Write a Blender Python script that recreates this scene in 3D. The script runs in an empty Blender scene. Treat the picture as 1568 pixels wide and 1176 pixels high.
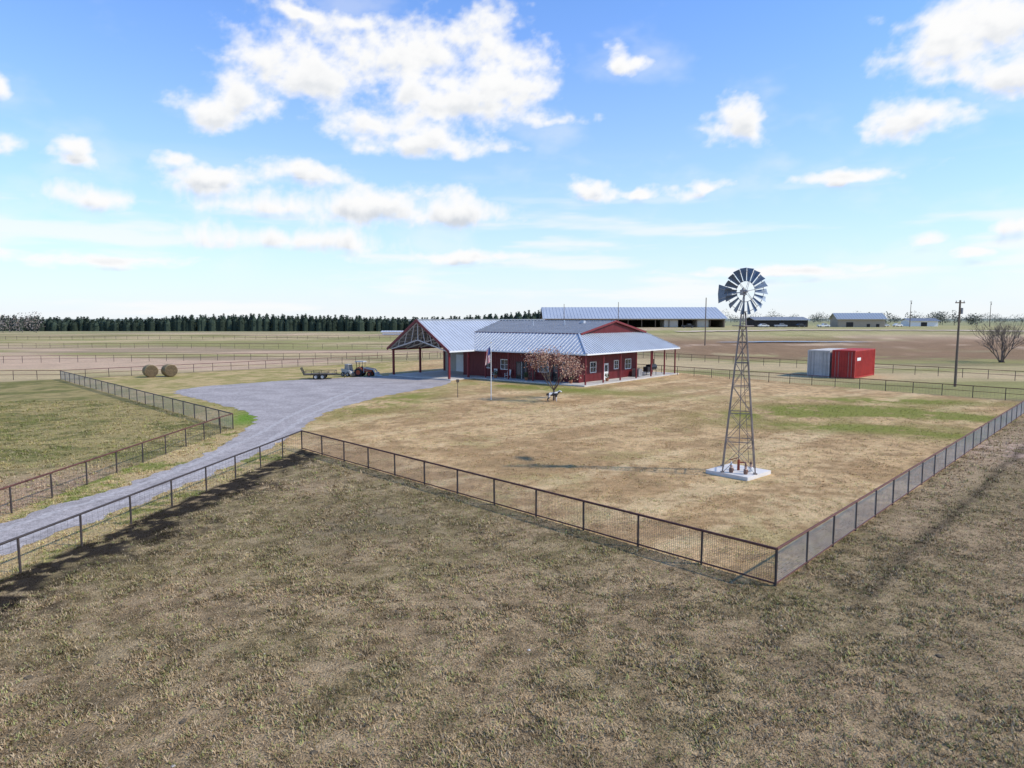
import bpy, math, random, bmesh
import numpy as np
from mathutils import Vector, Matrix
random.seed(7); rng=np.random.default_rng(7)
scene=bpy.context.scene
scene.view_settings.view_transform='Standard'
scene.view_settings.look='None'
scene.view_settings.exposure=0

# ---------------------------------------------------------------- noise
_T=rng.random((256,256))
def vnoise(x,y,sc,seed=0):
    x=np.asarray(x,float)*sc+seed*37.7; y=np.asarray(y,float)*sc+seed*91.3
    xi=np.floor(x).astype(int); yi=np.floor(y).astype(int)
    fx=x-xi; fy=y-yi; fx=fx*fx*(3-2*fx); fy=fy*fy*(3-2*fy)
    a=_T[xi%256,yi%256]; b=_T[(xi+1)%256,yi%256]; c=_T[xi%256,(yi+1)%256]; d=_T[(xi+1)%256,(yi+1)%256]
    return (a*(1-fx)+b*fx)*(1-fy)+(c*(1-fx)+d*fx)*fy
def fbm(x,y,sc,seed=0,o=4,g=.55):
    s=0;a=.5;t=0
    x=np.asarray(x,float);y=np.asarray(y,float)
    for i in range(o):
        s=s+a*vnoise(x,y,sc*2**i,seed+i); t+=a; a*=g
        x,y=x*.8-y*.6,x*.6+y*.8
    return s/t
def sstep(a,b,x):
    t=np.clip((x-a)/(b-a),0,1); return t*t*(3-2*t)

# ---------------------------------------------------------------- materials
def mat(name,col,rough=.7,metal=0,var=.15,scale=3.0,bump=0,bscale=20,spec=.4):
    m=bpy.data.materials.new(name); m.use_nodes=True; nt=m.node_tree; b=nt.nodes['Principled BSDF']
    b.inputs['Roughness'].default_value=rough; b.inputs['Metallic'].default_value=metal
    b.inputs['Specular IOR Level'].default_value=spec
    tc=nt.nodes.new('ShaderNodeTexCoord'); n=nt.nodes.new('ShaderNodeTexNoise')
    n.inputs['Scale'].default_value=scale; n.inputs['Detail'].default_value=4; n.inputs['Roughness'].default_value=.65
    nt.links.new(tc.outputs['Object'],n.inputs['Vector'])
    mr=nt.nodes.new('ShaderNodeMapRange'); mr.inputs[1].default_value=.3; mr.inputs[2].default_value=.7
    mr.inputs[3].default_value=1-var; mr.inputs[4].default_value=1+var
    nt.links.new(n.outputs['Fac'],mr.inputs[0])
    v=nt.nodes.new('ShaderNodeVectorMath'); v.operation='SCALE'; v.inputs[0].default_value=col[:3]
    nt.links.new(mr.outputs[0],v.inputs['Scale']); nt.links.new(v.outputs[0],b.inputs['Base Color'])
    if bump:
        n2=nt.nodes.new('ShaderNodeTexNoise'); n2.inputs['Scale'].default_value=bscale; n2.inputs['Detail'].default_value=3
        nt.links.new(tc.outputs['Object'],n2.inputs['Vector'])
        bp=nt.nodes.new('ShaderNodeBump'); bp.inputs['Strength'].default_value=bump; bp.inputs['Distance'].default_value=.05
        nt.links.new(n2.outputs['Fac'],bp.inputs['Height']); nt.links.new(bp.outputs[0],b.inputs['Normal'])
    return m
def attrmat(name,rough=.9,noises=((1.2,.18,4),(14,.25,4)),bump=.5,bscale=25,spec=.1):
    m=bpy.data.materials.new(name); m.use_nodes=True; nt=m.node_tree; b=nt.nodes['Principled BSDF']
    b.inputs['Roughness'].default_value=rough; b.inputs['Specular IOR Level'].default_value=spec
    at=nt.nodes.new('ShaderNodeAttribute'); at.attribute_name='Col'
    tc=nt.nodes.new('ShaderNodeTexCoord'); prev=at.outputs['Color']
    for sc,am,de in noises:
        n=nt.nodes.new('ShaderNodeTexNoise'); n.inputs['Scale'].default_value=sc; n.inputs['Detail'].default_value=de; n.inputs['Roughness'].default_value=.7
        nt.links.new(tc.outputs['Object'],n.inputs['Vector'])
        mr=nt.nodes.new('ShaderNodeMapRange'); mr.inputs[1].default_value=.32; mr.inputs[2].default_value=.68
        mr.inputs[3].default_value=1-am; mr.inputs[4].default_value=1+am
        nt.links.new(n.outputs['Fac'],mr.inputs[0])
        v=nt.nodes.new('ShaderNodeVectorMath'); v.operation='SCALE'
        nt.links.new(prev,v.inputs[0]); nt.links.new(mr.outputs[0],v.inputs['Scale']); prev=v.outputs[0]
    nt.links.new(prev,b.inputs['Base Color'])
    if bump:
        n2=nt.nodes.new('ShaderNodeTexNoise'); n2.inputs['Scale'].default_value=bscale; n2.inputs['Detail'].default_value=2
        nt.links.new(tc.outputs['Object'],n2.inputs['Vector'])
        bp=nt.nodes.new('ShaderNodeBump'); bp.inputs['Strength'].default_value=bump; bp.inputs['Distance'].default_value=.08
        nt.links.new(n2.outputs['Fac'],bp.inputs['Height']); nt.links.new(bp.outputs[0],b.inputs['Normal'])
    return m

M_roof=mat('galvalume_roof',(.50,.515,.53),.42,.25,.08,.6)
M_roofd=mat('dark_roof',(.23,.24,.255),.5,.3,.12,.6)
M_red=mat('dark_red_metal',(.14,.018,.02),.45,.0,.12,1.5)
M_redtrim=mat('red_trim',(.18,.022,.024),.45,0,.1,2)
M_cream=mat('cream_siding',(.45,.41,.34),.6,0,.08,1)
M_white=mat('white_paint',(.75,.74,.70),.5,0,.06,2)
M_conc=mat('concrete',(.52,.48,.42),.85,0,.15,1.2,.3,12)
M_black=mat('black_paint',(.02,.02,.022),.4,0,.2,3)
M_glass=mat('window_glass',(.03,.04,.05),.08,0,.2,1,spec=.9)
M_galv=mat('galvanised_steel',(.30,.29,.28),.5,.3,.25,3)
M_galvd=mat('weathered_blade_steel',(.13,.17,.22),.5,.35,.25,3)
M_rust=mat('rusty_pipe',(.12,.045,.030),.7,.1,.35,4)
M_pipe=mat('dark_pipe',(.06,.045,.038),.65,.1,.3,4)
M_wire=mat('fence_wire',(.15,.13,.12),.6,.2,.25,2)
M_wireg=mat('pale_galvanised_wire',(.36,.35,.34),.5,.3,.25,2)
M_wood=mat('weathered_wood',(.16,.12,.085),.85,0,.25,5)
M_bark=mat('bark',(.13,.095,.07),.9,0,.3,8)
M_barkd=mat('grey_bark',(.14,.105,.085),.9,0,.3,5)
M_rubber=mat('tire_rubber',(.02,.02,.02),.85,0,.2,8)
M_orange=mat('orange_paint',(.36,.06,.02),.45,0,.15,4)
M_dwhite=mat('dusty_white_paint',(.42,.42,.40),.55,0,.2,4)
M_hay=mat('hay',(.26,.19,.09),.95,0,.35,5,.8,14)
M_haydark=mat('hay_end',(.12,.085,.045),.95,0,.4,6,.8,14)
M_contred=mat('container_red_paint',(.42,.030,.022),.5,0,.2,1.0)
M_contwhite=mat('container_grey_white',(.50,.47,.43),.55,0,.15,1.0)
M_tan=mat('tan_siding',(.36,.30,.22),.7,0,.1,1)
M_shade=mat('interior_shade',(.035,.032,.03),.9,0,.3,1)  # near-black colour painting the shade inside open barns and doorways
M_flagr=mat('flag_red',(.45,.03,.04),.8); M_flagb=mat('flag_blue',(.03,.05,.2),.8)

# ---------------------------------------------------------------- mesh builder
class MB:
    def __init__(s): s.v=[];s.f=[];s.m=[]
    def add(s,vs,fs,mi=0):
        o=len(s.v); s.v+= [tuple(p) for p in vs]
        for f in fs: s.f.append([i+o for i in f]); s.m.append(mi)
    def box(s,c,d,mi=0,rot=0):
        cx,cy,cz=c; hx,hy,hz=d[0]/2,d[1]/2,d[2]/2; vs=[]
        ca,sa=math.cos(rot),math.sin(rot)
        for z in(-hz,hz):
            for x,y in((-hx,-hy),(hx,-hy),(hx,hy),(-hx,hy)):
                vs.append((cx+x*ca-y*sa,cy+x*sa+y*ca,cz+z))
        s.add(vs,[(0,3,2,1),(4,5,6,7),(0,1,5,4),(1,2,6,5),(2,3,7,6),(3,0,4,7)],mi)
    def beam(s,p0,p1,w,h,mi=0,up=(0,0,1)):
        p0=Vector(p0);p1=Vector(p1);d=(p1-p0).normalized();u=Vector(up)
        if abs(d.dot(u))>.98:u=Vector((0,1,0))
        r=d.cross(u).normalized();u=r.cross(d)
        vs=[]
        for p in(p0,p1):
            for a,b in((-1,-1),(1,-1),(1,1),(-1,1)): vs.append(p+r*a*w/2+u*b*h/2)
        s.add(vs,[(0,1,2,3),(7,6,5,4),(0,4,5,1),(1,5,6,2),(2,6,7,3),(3,7,4,0)],mi)
    def cyl(s,p0,p1,r0,r1=None,n=8,mi=0,cap=True):
        if r1 is None:r1=r0
        p0=Vector(p0);p1=Vector(p1);d=(p1-p0)
        if d.length<1e-6:return
        d.normalize();u=Vector((0,0,1)) if abs(d.z)<.9 else Vector((1,0,0))
        a=d.cross(u).normalized();b=d.cross(a);vs=[]
        for p,r in((p0,r0),(p1,r1)):
            for i in range(n):
                t=2*math.pi*i/n; vs.append(p+a*math.cos(t)*r+b*math.sin(t)*r)
        fs=[(i,(i+1)%n,n+(i+1)%n,n+i) for i in range(n)]
        if cap: fs+=[tuple(range(n-1,-1,-1)),tuple(range(n,2*n))]
        s.add(vs,fs,mi)
    def poly(s,pts,mi=0): s.add(pts,[tuple(range(len(pts)))],mi)
    def prism(s,pts,off,mi=0):
        n=len(pts);o=Vector(off);vs=[Vector(p) for p in pts]+[Vector(p)+o for p in pts]
        fs=[tuple(range(n-1,-1,-1)),tuple(range(n,2*n))]+[(i,(i+1)%n,n+(i+1)%n,n+i) for i in range(n)]
        s.add(vs,fs,mi)
    def wheel(s,c,ax,r,w,mt=0,mh=1,n=18):
        c=Vector(c);ax=Vector(ax).normalized();u=Vector((0,0,1));b=ax.cross(u)
        prof=[(.0,.22),(.28,.25),(.55,.3),(.62,.5),(.9,.5),(1,.33),(1,-.33),(.9,-.5),(.62,-.5),(.55,-.3),(.28,-.25),(0,-.22)]
        vs=[];k=len(prof)
        for i in range(n):
            t=2*math.pi*i/n
            for pr,po in prof: vs.append(c+ax*po*w+(b*math.cos(t)+u*math.sin(t))*pr*r)
        for j in range(k-1):
            fs=[(i*k+j,((i+1)%n)*k+j,((i+1)%n)*k+j+1,i*k+j+1) for i in range(n)]
            s.add(vs if j==0 else [],[[q-(0 if j==0 else n*k) for q in f] for f in fs] ,mh if (j<2 or j>k-4) else mt)
    def panel(s,pts,th=.1,sp=.6,rw=.05,rh=.045,mt=0,ms=1,mb=1):
        P=[Vector(p) for p in pts]; e=(P[1]-P[0]).normalized()
        n=(P[1]-P[0]).cross(P[-1]-P[0]).normalized(); vdir=n.cross(e)
        top=[p+n*th for p in P];k=len(P)
        s.add(top,[tuple(range(k))],mt); s.add(P,[tuple(range(k-1,-1,-1))],mb)
        s.add(P+top,[(i,(i+1)%k,k+(i+1)%k,k+i) for i in range(k)],ms)
        if sp<=0:return
        uv=[((p-P[0]).dot(e),(p-P[0]).dot(vdir)) for p in P]
        u0=min(q[0] for q in uv);u1=max(q[0] for q in uv);u=u0+sp*.5
        while u<u1:
            hit=[]
            for i in range(k):
                a=uv[i];b=uv[(i+1)%k]
                if (a[0]-u)*(b[0]-u)<0:
                    t=(u-a[0])/(b[0]-a[0]);hit.append(a[1]+t*(b[1]-a[1]))
            if len(hit)>=2 and max(hit)-min(hit)>.1:
                q0=P[0]+e*u+vdir*(min(hit)+.01)+n*(th+rh/2);q1=P[0]+e*u+vdir*(max(hit)-.01)+n*(th+rh/2)
                s.beam(q0,q1,rw,rh,mt,up=n)
            u+=sp
    def build(s,name,mats,parent=None,loc=(0,0,0),rot=0,smooth=False):
        me=bpy.data.meshes.new(name); me.from_pydata(s.v,[],s.f)
        for m in mats: me.materials.append(m)
        me.polygons.foreach_set('material_index',s.m)
        if smooth: me.polygons.foreach_set('use_smooth',[True]*len(s.f))
        me.update(); ob=bpy.data.objects.new(name,me); scene.collection.objects.link(ob)
        ob.location=loc; ob.rotation_euler=(0,0,rot)
        if parent: ob.parent=parent
        return ob
def empty(name,loc=(0,0,0),rot=0):
    e=bpy.data.objects.new(name,None); scene.collection.objects.link(e); e.location=loc; e.rotation_euler=(0,0,rot); e.empty_display_size=.5
    return e
def npmesh(name,V,F,mats,cols=None,loopn=3):
    me=bpy.data.meshes.new(name); V=np.asarray(V,np.float32);F=np.asarray(F,np.int32)
    me.vertices.add(len(V)); me.vertices.foreach_set('co',V.ravel())
    nf=len(F); me.loops.add(nf*loopn); me.loops.foreach_set('vertex_index',F.ravel())
    me.polygons.add(nf); me.polygons.foreach_set('loop_start',np.arange(0,nf*loopn,loopn,dtype=np.int32))
    me.polygons.foreach_set('loop_total',np.full(nf,loopn,np.int32))
    for m in mats: me.materials.append(m)
    me.update(calc_edges=True); me.validate()
    if cols is not None:
        a=me.color_attributes.new('Col','FLOAT_COLOR','POINT')
        c=np.ones((len(V),4),np.float32); c[:,:3]=cols; a.data.foreach_set('color',c.ravel())
    ob=bpy.data.objects.new(name,me); scene.collection.objects.link(ob); return ob

# ---------------------------------------------------------------- site layout (metres)
C=np.array([7.9,19.8]); E1=np.array([-.695,.719]); E2=np.array([.688,.726])
N1=np.array([.719,.695]); N2=np.array([-.726,.688])
W=C+E1*29.9; G=C+E1*40.4; L=C+E1*96.5; R=C+E2*61.5; B=L+E2*68.0
drive_left=[(-20.2,3),(-20.2,14),(-20.0,26.2),(-18.7,32),(-18.1,40.8),(-19.0,47.6),(-20.3,53.5),(-23.7,59.2),(-31.7,68),(-37,74.2),(-36.5,79.5),(-33,83.8),(-28.3,88.6),(-17.2,95.2)]
drive_right=[(-17.8,3),(-17.6,14),(-17.2,22.6),(-16.0,29.6),(-15.3,36.3),(-15.1,46.7),(-15.8,56.4),(-14.4,66),(-11.6,74),(-8.4,81),(-7.7,88.3)]
def smoothline(P,step=.4,amp=.16,seed=1):
    out=[]
    P=[np.array(p,float) for p in P]
    for i in range(len(P)-1):
        p0=P[max(i-1,0)];p1=P[i];p2=P[i+1];p3=P[min(i+2,len(P)-1)]
        n=max(2,int(np.linalg.norm(p2-p1)/step))
        for k in range(n):
            t=k/n
            q=.5*((2*p1)+(-p0+p2)*t+(2*p0-5*p1+4*p2-p3)*t*t+(-p0+3*p1-3*p2+p3)*t**3)
            q=q+amp*np.array([vnoise(q[0],q[1],1.3,seed)-.5,vnoise(q[0],q[1],1.3,seed+5)-.5])*2
            q=q+amp*.6*np.array([random.random()-.5,random.random()-.5])
            out.append(q)
    out.append(P[-1]); return out
dl=smoothline(drive_left,.25,.32,seed=3); dr=smoothline(drive_right,.25,.32,seed=9)
drive_poly=np.array(dr+dl[::-1])
def inpoly(x,y,P):
    ins=np.zeros(x.shape,bool);j=len(P)-1
    for i in range(len(P)):
        xi,yi=P[i];xj,yj=P[j]
        c=((yi>y)!=(yj>y))
        ins^= c&(x<(xj-xi)*(y-yi)/(yj-yi+1e-12)+xi)
        j=i
    return ins
def f3x(y): return -12.9-(41.3-y)*.128
def f4x(y): return -20.9+(y-5)*.016
def height(x,y):
    return 4.0*sstep(-60,60,x)*sstep(150,300,y) - 1.2*np.exp(-((y-160)/14)**2)*sstep(30,60,x)
def lerp(a,b,t): t=np.asarray(t)[...,None]; return a*(1-t)+b*t
def A(*c): return np.array(c,float)
def gcol(x,y):
    x=np.asarray(x,float);y=np.asarray(y,float)
    dx=x-C[0];dy=y-C[1]
    s=dx*E1[0]+dy*E1[1]; dF=dx*N1[0]+dy*N1[1]; dR=dx*N2[0]+dy*N2[1]; t=dx*E2[0]+dy*E2[1]
    n1=fbm(x,y,.12,1);n2=fbm(x,y,.45,2);n3=fbm(x,y,1.8,3);n4=fbm(x*.35,y,.05,4);n5=fbm(x,y,4.5,6,3)
    j=(n2-.5)*1.2
    # pasture
    col=lerp(A(.330,.235,.135),A(.255,.195,.098),sstep(.40,.62,n1*.6+n2*.4))
    col=lerp(col,A(.44,.33,.20),sstep(.52,.70,n3)*.5)
    col=lerp(col,A(.125,.092,.050),sstep(.50,.30,n3)*.55)
    col=lerp(col,A(.095,.07,.042),sstep(.40,.26,n5)*.5)
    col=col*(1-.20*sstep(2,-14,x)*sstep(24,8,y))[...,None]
    rt=sstep(0,-6,dR)*(dF>-8)
    col=lerp(col,A(.36,.255,.155),rt*.5)
    col=lerp(col,A(.55,.39,.32),np.exp(-(((x-30)/3.8)**2+((y-41.5)/4)**2))*sstep(.30,.55,n3))
    col=lerp(col,A(.46,.33,.21),np.exp(-((dR+1.0)/.9)**2)*sstep(4,12,t)*.6)
    tr=np.exp(-((dR+2.2+.5*(n2-.5))/.24)**2)*sstep(0,1.5,t)*sstep(.25,.5,n3+.1)
    col=lerp(col,A(.085,.062,.04),tr*.7)
    # left field
    lf=np.where(y<49,sstep(f4x(y)+.1,f4x(y)-.5,x),sstep(.4,-.4,dF)*(s>38))
    fieldc=lerp(A(.190,.180,.058),A(.36,.285,.125),sstep(.42,.62,n2*.5+n1*.3+n3*.2))
    fieldc=lerp(fieldc,A(.44,.30,.20),sstep(9,1.5,f4x(y)-x)*sstep(40,32,y)*.9)
    fieldc=lerp(fieldc,A(.10,.095,.04),sstep(.46,.30,n3)*.5)
    col=lerp(col,fieldc,lf)
    vg=((x>f4x(y)-.2)&(x<f3x(y)+.1)&(dF<0)).astype(float)
    vc=lerp(A(.50,.37,.19),A(.22,.23,.06),sstep(.48,.64,n2*.6+n3*.4))
    col=lerp(col,vc,vg)
    # trampled mud
    w=x-f3x(y); nm=fbm(x,y,2.6,23,4,.65)
    md=sstep(-.3,.15,w+j*.4)*sstep(2.5,1.4,w+j*2.0)*(dF<.2)*sstep(48,43,y)
    md2=sstep(4.6,1.2,w+j*2.5)*(w>0)*(dF<.2)*sstep(48,43,y)
    md=np.maximum(md*sstep(.34,.42,nm),md2*sstep(.52,.58,nm)*.85)
    col=lerp(col,A(.026,.020,.015),np.clip(md*1.1,0,.97))
    pm=np.exp(-(((x+6)/2.4)**2+((y-26)/2.2)**2))*sstep(.4,.6,n3)
    col=lerp(col,A(.12,.10,.065),pm*.7)
    # far fields
    far=sstep(0,3,t-61)+sstep(0,3,s-96); far=np.clip(far+sstep(140,150,y),0,1)
    fc=lerp(A(.50,.385,.22),A(.30,.275,.11),sstep(.42,.56,n4))
    fc=lerp(fc,A(.54,.385,.265),sstep(.52,.62,fbm(x*.3,y,.03,8)))
    fc=lerp(fc,A(.24,.19,.11),sstep(.54,.66,fbm(x*.2,y,.09,18))*.6)
    fc=lerp(fc,A(.26,.165,.095),sstep(20,50,x)*sstep(122,140,y)*sstep(240,195,y)*.95*sstep(.25,.45,n1))
    fc=lerp(fc,A(.34,.32,.14),sstep(40,80,x)*sstep(210,250,y)*.7)
    fc=lerp(fc,A(.27,.27,.14),sstep(330,420,y)*.8)
    fc=lerp(fc,A(.22,.25,.22),sstep(450,1500,y)*.9)  # greyed green with distance, painting haze into the ground colour
    fc=fc*(.82+.36*n2)[...,None]
    col=lerp(col,fc,far)
    # yard
    yd=(dF>0)&(dR>0)&(s<96.4)&(t<61.4+sstep(0,60,s)*10)
    mow=fbm(dx*E1[0]+dy*E1[1],(dx*E2[0]+dy*E2[1])*.12,.55,31,3)
    yc=lerp(A(.62,.42,.22),A(.45,.29,.145),sstep(.40,.60,n1*.35+n2*.65))
    yc=lerp(yc,A(.72,.54,.31),sstep(.50,.68,mow*.6+n3*.4)*.6)
    yc=lerp(yc,A(.30,.20,.10),sstep(.47,.33,n3*.75+mow*.25)*.65)
    yc=lerp(yc,A(.36,.30,.12),sstep(.54,.68,fbm(x,y,.2,41))*.5*sstep(.3,.6,n3))
    yc=lerp(yc,A(.28,.20,.10),sstep(.40,.28,n5)*.4)
    g=A(.215,.225,.045)
    def bump(cx,cy,rx,ry,a):
        ux=(x-cx)*math.cos(a)+(y-cy)*math.sin(a);uy=-(x-cx)*math.sin(a)+(y-cy)*math.cos(a)
        return np.exp(-((ux/rx)**2+(uy/ry)**2))
    gm=bump(26,58,9,3.0,.25)*1.3+bump(33,57,9,3,-.5)*1.3+bump(24,50,7,2,-.1)*.9+bump(37,66,8,2.5,-.2)+bump(30,46,5,2,-.3)*.7
    gm=np.maximum(gm,bump(-11.5,66,3.2,13,-.25)*.8)
    gm=np.maximum(gm,bump(4,78,14,3.5,-.65)*.8)  # green lawn by the porch, with the shade there mixed into the colour
    gm=gm*sstep(.38,.56,n2*.5+n3*.35+n1*.15+.03)*1.3
    yc=lerp(yc,g,np.clip(gm,0,.92))
    yc=lerp(yc,A(.20,.18,.08),bump(1.3,36.6,2.0,1.1,.1)*.5*sstep(.3,.6,n3))  # windmill head's shadow painted into the lawn colour
    lh=sstep(-14,-20,x)*sstep(48,52,y)
    lc=lerp(A(.28,.26,.08),A(.52,.39,.19),sstep(.42,.60,n2*.6+n3*.4))
    yc=lerp(yc,lc,lh*.85)
    yc=lerp(yc,A(.15,.26,.03),bump(-21.4,54.5,1.5,4.6,.3)*1.0)
    col=lerp(col,yc,yd.astype(float))
    return np.clip(col*A(1.02,.98,.90),0.01,.72)

# ---------------------------------------------------------------- ground
def axis(lo,hi,segs):
    mid=[]
    for a,b,st in segs: mid+=list(np.arange(a,b,st))
    mid.append(segs[-1][1])
    a=[];v=mid[-1];s=segs[-1][2]
    while v<hi: s*=1.10; v+=s; a.append(v)
    b=[];v=mid[0];s=segs[0][2]
    while v>lo: s*=1.10; v-=s; b.append(v)
    return np.array(b[::-1]+mid+a)
gx=axis(-5000,5000,[(-75,-26,.45),(-26,-8,.12),(-8,34,.18),(34,75,.45)]); gy=axis(-300,7000,[(7,48,.16),(48,150,.4)])
X,Y=np.meshgrid(gx,gy,indexing='ij'); Z=height(X,Y)
nx,ny=X.shape
idx=np.arange(nx*ny).reshape(nx,ny)
F=np.stack([idx[:-1,:-1],idx[1:,:-1],idx[1:,1:],idx[:-1,1:]],-1).reshape(-1,4)
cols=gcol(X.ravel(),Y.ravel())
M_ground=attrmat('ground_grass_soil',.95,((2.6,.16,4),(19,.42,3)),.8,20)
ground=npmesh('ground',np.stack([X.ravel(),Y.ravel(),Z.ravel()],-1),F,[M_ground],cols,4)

# gravel drive
M_gravel=mat('gravel',(.36,.31,.275),.95,0,.22,.35,0)
nt=M_gravel.node_tree;b=nt.nodes['Principled BSDF'];src=b.inputs['Base Color'].links[0].from_socket
tc=nt.nodes.new('ShaderNodeTexCoord')
for sc,am in((3.5,.20),(22,.42)):
    n=nt.nodes.new('ShaderNodeTexNoise');n.inputs['Scale'].default_value=sc;n.inputs['Detail'].default_value=3;nt.links.new(tc.outputs['Object'],n.inputs['Vector'])
    mr=nt.nodes.new('ShaderNodeMapRange');mr.inputs[1].default_value=.3;mr.inputs[2].default_value=.7;mr.inputs[3].default_value=1-am;mr.inputs[4].default_value=1+am
    nt.links.new(n.outputs['Fac'],mr.inputs[0]);v=nt.nodes.new('ShaderNodeVectorMath');v.operation='SCALE';nt.links.new(src,v.inputs[0]);nt.links.new(mr.outputs[0],v.inputs['Scale']);src=v.outputs[0]
nt.links.new(src,b.inputs['Base Color'])
mb=MB(); mb.poly([(p[0],p[1],.012) for p in drive_poly],0)
drv=mb.build('gravel_driveway',[M_gravel])
bm=bmesh.new();bm.from_mesh(drv.data);bmesh.ops.triangulate(bm,faces=bm.faces[:],ngon_method='EAR_CLIP');bm.normal_update()
for f in bm.faces:
    if f.normal.z<0: f.normal_flip()
bm.to_mesh(drv.data);bm.free()
def ribbon(pts,w,z):
    mb=MB();vs=[]
    for i,p in enumerate(pts):
        d=np.array(pts[min(i+1,len(pts)-1)])-np.array(pts[max(i-1,0)]);d=d/np.linalg.norm(d);nn=np.array([-d[1],d[0]])
        for s_ in(-1,1):
            q=p+nn*s_*w/2*(.5+.9*random.random());vs.append((q[0],q[1],z))
    mb.add(vs,[(2*i+1,2*i,2*i+2,2*i+3) for i in range(len(pts)-1)],0)
    return mb
cl=[((a[0]+b_[0])/2,(a[1]+b_[1])/2) for a,b_ in zip([(-20.2,3),(-20.2,14),(-20.0,26.2),(-18.7,32),(-18.1,40.8),(-18.6,47.6),(-19.2,55),(-20,64),(-21,74)],[(-17.8,3),(-17.6,14),(-17.2,23.5),(-16.0,30),(-15.3,37.3),(-15.1,46.7),(-15.8,56.4),(-14.8,66),(-13,76)])]
trk=MB()
for off,sd in((-.75,1),(.75,2)):
    P=[np.array(q)+np.array([off,0]) for q in smoothline(cl,.25,.12,sd)]
    r=ribbon(P,.42,.018);trk.add(r.v,r.f,0)
trk.build('wheel_tracks',[mat('compacted_gravel',(.42,.37,.33),.95,0,.35,5)],drv)

# grass tufts ------------------------------------------------
M_grass=attrmat('grass_blades',.9,(),0)
def tufts(name,n,y0,y1,scale,power=1.0,K=5):
    y=y0+(y1-y0)*rng.random(n)**power
    x=(rng.random(n)*2-1)*(.78*y+2.5)
    cl=fbm(x,y,3.6,11,3,.6); row=np.sin((x*.80+y*.60)*2*np.pi/.42+3*fbm(x,y,.3,5,2))
    keep=rng.random(n)<(.22+1.0*sstep(.38,.60,cl)+.12*row)
    keep&=~inpoly(x,y,drive_poly[::3])
    keep&=~((abs(x-11.7)<1.6)&(abs(y-34.7)<1.6))
    x=x[keep];y=y[keep];n=len(x)
    dx=x-C[0];dy=y-C[1];dF=dx*N1[0]+dy*N1[1];dR=dx*N2[0]+dy*N2[1]
    yard=(dF>0)&(dR>0)
    w=x-f3x(y);mud=(w>0)&(w<1.6)&(dF<0)&(y>12)
    size=scale*(.6+.8*rng.random(n))*np.where(yard,.6,1)*np.where(mud,.6,1)*(.75+.5*sstep(.3,.7,fbm(x,y,1.2,15,2)))
    base=gcol(x,y)
    ang=rng.random((n,K))*2*np.pi; tilt=.5+.85*rng.random((n,K)); ln=size[:,None]*(.6+.7*rng.random((n,K)))
    bx=x[:,None]+rng.normal(0,.4,(n,K))*size[:,None]; by=y[:,None]+rng.normal(0,.4,(n,K))*size[:,None]
    wd=.13*size[:,None]*(1+.4*rng.random((n,K)))
    px=-np.sin(ang)*wd;py=np.cos(ang)*wd
    tx=bx+np.cos(ang)*np.sin(tilt)*ln;ty=by+np.sin(ang)*np.sin(tilt)*ln;tz=np.cos(tilt)*ln
    V=np.stack([np.stack([bx+px,by+py,np.zeros_like(bx)],-1),np.stack([bx-px,by-py,np.zeros_like(bx)],-1),np.stack([tx,ty,tz],-1)],2).reshape(-1,3)
    F=np.arange(len(V)).reshape(-1,3)
    br=(.8+1.0*rng.random((n,1,1)))*(.85+.3*rng.random((n,K,1)))
    c=base[:,None,:]*br
    straw=(rng.random((n,1,1))>.70)*.6*(base.sum(-1)[:,None,None]>.15); c=c*(1-straw)+straw*A(.64,.49,.30)*(.7+.5*rng.random((n,1,1)))
    gr=(rng.random((n,1,1))<.18); c=np.where(gr,c*A(.78,1.02,.65),c)
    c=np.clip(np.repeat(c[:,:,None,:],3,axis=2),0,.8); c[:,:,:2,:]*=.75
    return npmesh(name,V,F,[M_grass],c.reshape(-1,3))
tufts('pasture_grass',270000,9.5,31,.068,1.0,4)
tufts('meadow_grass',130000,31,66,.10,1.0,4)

mb=MB()
for i in range(75):
    y=10+30*random.random()**1.2;x=(random.random()*2-1)*.78*y
    if x<f3x(y)+1.6 : continue
    dF=(x-C[0])*N1[0]+(y-C[1])*N1[1]
    if dF>-.5: continue
    white=random.random()<.2; r=.02+.03*random.random() if white else .04+.06*random.random()
    n=7;vs=[];
    for zz,k in((0,1),(r*.25,.8),(r*.35,.35)):
        for q in range(n):
            a=2*math.pi*q/n;rr=r*k*(.6+.7*random.random());vs.append((x+math.cos(a)*rr,y+math.sin(a)*rr*1.1,zz+.005))
    fs=[(a,(a+1)%n,n+(a+1)%n,n+a) for a in range(n)]+[(n+a,n+(a+1)%n,2*n+(a+1)%n,2*n+a) for a in range(n)]+[tuple(range(2*n,3*n))]
    mb.add(vs,fs,0 if white else 1)
mb.build('field_stones_and_clods',[mat('pale_stone',(.5,.46,.40),.9,0,.2,9),mat('dry_clod',(.11,.08,.045),.95,0,.3,9)])

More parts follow.
